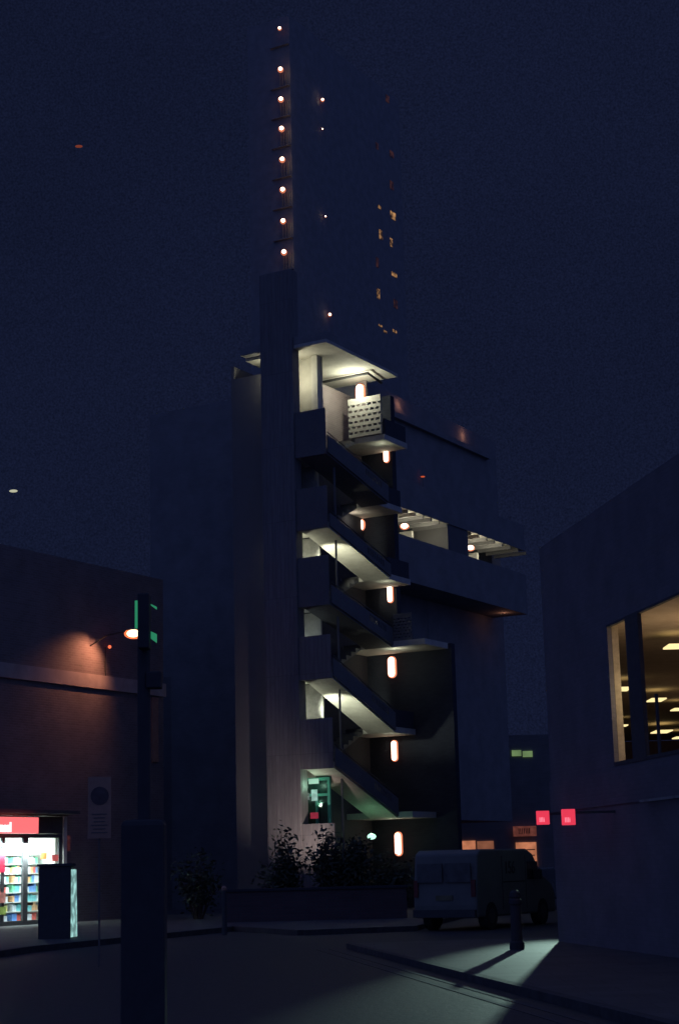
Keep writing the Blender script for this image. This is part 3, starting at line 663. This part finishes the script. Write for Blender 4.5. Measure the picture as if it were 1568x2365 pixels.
# ---------------------------------------------------------------- kiosk
P=onz(88,2182,.0); Y2=P.y; X0=P.x; X1=at(163,2182,Y2).x; zt_=at(120,2001,Y2).z
K=thing('advert_kiosk',((X0+X1)/2,Y2,0),'dark upright street cabinet with a glowing advert panel on its right side','kiosk')
MB().box(X0,X1,Y2,Y2+.5,.0,zt_).build('cabinet_body',M_metal,K,bevel=.02)
MB().box(X0-.03,X1+.03,Y2-.03,Y2+.53,zt_+.002,zt_+.06).build('cabinet_top',M_metal,K)
MB().hexa([Vector((X1+.003,Y2+.04,.15)),Vector((X1+.02,Y2+.02,.15)),Vector((X1+.09,Y2+.46,.15)),Vector((X1+.003,Y2+.46,.15)),Vector((X1+.003,Y2+.04,zt_-.08)),Vector((X1+.02,Y2+.02,zt_-.08)),Vector((X1+.06,Y2+.46,zt_-.08)),Vector((X1+.003,Y2+.46,zt_-.08))]).build('advert_panel',G_cyan,K)
# ---------------------------------------------------------------- parking sign
Y=30
A_=at(204,1795,Y); B_=at(257,1936,Y)
PS=thing('parking_sign',((A_.x+B_.x)/2,Y+.04,0),'tall pale parking restriction sign with a dark disc on a thin post','sign')
MB().tube([((A_.x+B_.x)/2,Y+.05,0),((A_.x+B_.x)/2,Y+.05,A_.z)],.018).build('post',M_dark,PS)
pc=surf('pale_plate',(.5,.32,.24),(.42,.27,.2),scale=6,bump=0)
MB().box(A_.x,B_.x,Y,Y+.01,B_.z,A_.z).build('plate',pc,PS,bevel=.003)
c=at(231,1838,Y-.008); n=20
MB().prism([c+Vector((math.cos(2*math.pi*i/n)*.16,0,math.sin(2*math.pi*i/n)*.16)) for i in range(n)],(0,.006,0)).build('disc',surf('disc_blue',(.16,.13,.14),bump=0),PS)
m=MB()
for q in range(6):
    zz=at(231,1880+q*8.5,Y).z; ww=random.uniform(.09,.15); m.box((A_.x+B_.x)/2-ww,(A_.x+B_.x)/2+ww,Y-.006,Y-.002,zz-.010,zz+.006)
m.build('text_lines',M_dark,PS)
# ---------------------------------------------------------------- traffic signal (near)
Y=12.0
TS=thing('traffic_signal',(at(333,1500,Y).x,Y,0),'near dark traffic signal post seen from behind with green glow at its top','traffic signal')
x=at(333,1800,Y).x
zt_=at(333,1385,Y).z
MB().tube([(x,Y,0),(x,Y,zt_)],.045,n=14).build('post',M_pole,TS,smooth=False)
MB().box(x-.15,x+.15,Y-.12,Y+.12,0,1.95).build('base_casing',M_pole,TS,bevel=.04)
A_=at(322,1375,Y-.1); B_=at(348,1500,Y-.1)
MB().box(A_.x,B_.x,Y-.2,Y-.05,B_.z,A_.z).build('signal_housing',M_pole,TS,bevel=.01)
A_=at(340,1553,Y); B_=at(374,1590,Y)
MB().box(A_.x,B_.x,Y-.06,Y+.06,B_.z,A_.z).build('control_box',M_pole,TS,bevel=.01)
for p0,p1,q0,q1 in ((312,321,1387,1450),(349,362,1395,1407),(349,362,1458,1484)):
    A_=at(p0,q0,Y-.12); B_=at(p1,q1,Y-.12)
    MB().prism([Vector((A_.x,Y-.12,A_.z)),Vector((B_.x,Y-.12,A_.z-(.02 if p0>330 else 0))),Vector((B_.x,Y-.12,B_.z)),Vector((A_.x,Y-.12,B_.z+(.03 if p0>330 else 0)))],(0,.03,0)).build('green_lit_visor',G_green,TS)  # visor plates glow themselves, imitating the signal's green spill
# ---------------------------------------------------------------- shrubs, wall, posts
def shrub(px0,px1,py_top,Y,n,lab,seed):
    rnd=random.Random(seed)
    A_=at(px0,py_top,Y); B_=at(px1,py_top,Y); cx=(A_.x+B_.x)/2; w_=(B_.x-A_.x)/2; H=A_.z
    t=thing('shrub',(cx,Y,.12),lab,'shrub','shrubs at the foot of the stair tower')
    st=MB(); lf=MB(); tips=[]
    for i in range(16):
        a=rnd.uniform(0,2*math.pi); r=rnd.uniform(.1,1)*w_; h=.12+(H-.12)*rnd.uniform(.55,1)*(1-.35*(r/w_)**2)
        tip=Vector((cx+math.cos(a)*r,Y+math.sin(a)*r*.7,h)); base=Vector((cx+math.cos(a)*.12,Y+math.sin(a)*.12,.12))
        mid=(base+tip)/2+Vector((0,0,.15)); st.tube([base,mid,tip],.025,.006,n=5); tips.append((base,mid,tip))
    for i in range(n):
        b_,m_,t_=rnd.choice(tips); f=rnd.uniform(.25,1.05)
        p=(m_+(t_-m_)*(2*f-1)) if f>.5 else (b_+(m_-b_)*2*f)
        p=p+Vector((rnd.gauss(0,.16),rnd.gauss(0,.16),rnd.gauss(0,.14)))
        d=Vector((rnd.gauss(0,1),rnd.gauss(0,1),rnd.gauss(0,.6))).normalized(); e=d.orthogonal().normalized(); e=(Matrix.Rotation(rnd.uniform(0,6.28),3,d)@e)
        s=rnd.uniform(.05,.11); lf.poly([p-d*s,p+e*s*.45,p+d*s,p-e*s*.45])
    st.build('stems',M_stem,t); lf.build('foliage',M_leaf,t,recalc=False)
shrub(600,705,1900,51,1700,'smaller leafy shrub left at the foot of the shaft',1)
shrub(700,850,1880,50,3600,'larger leafy shrub in front of the entrance door',2)
shrub(395,520,1960,53,1000,'low leafy shrub beside the shop wall',3)
shrub(845,950,1975,50,900,'low leafy shrub under the lowest wall light',4)
a=at(525,2100,49); b=at(940,2100,49)
LW=thing('low_garden_wall',((a.x+b.x)/2,49,.12),'low brick garden wall with a coping before the shrubs','wall')
MB().box(a.x,b.x,49,49.25,.12,.95).build('brickwork',brick('wall_brick',(.15,.1,.1),(.12,.085,.085),(.11,.1,.1)),LW); MB().box(a.x-.03,b.x+.03,48.96,49.29,.953,1.03).build('coping',M_shade,LW,bevel=.01)
P=onz(519,2160,.12)
t=thing('marker_post',(P.x,P.y,.12),'slim dark post with a pale cap at the pavement edge','post')
MB().lathe((P.x,P.y,.12),[(.06,0),(.055,1.0)]).build('post',M_metal,t); MB().lathe((P.x,P.y,1.122),[(.06,0),(.065,.05),(.03,.1)]).build('cap',surf('cap_pale',(.6,.35,.25),bump=0),t)
for px,py,Y,r,cx,lab in ((32,1134,140,.2,(.8,.8,.55),'faint white light high over the left rooftops'),(976,1101,66,.05,(1,.15,.05),'tiny red light above the middle gallery'),(183,338,150,.2,(.3,.06,.03),'dim red light far up at the left')):
    P=at(px,py,Y); h=P.z
    t=thing('beacon_mast',(P.x,Y,0),lab+' on a thin mast','beacon')
    MB().tube([(P.x,Y,0),(P.x,Y,h-.1)],.015,.012,n=6).build('mast',M_brickd,t); MB().ball(P,r*1.8,r,r*.6).build('beacon_lamp',glow('beacon_glow',cx,.6),t,smooth=True)
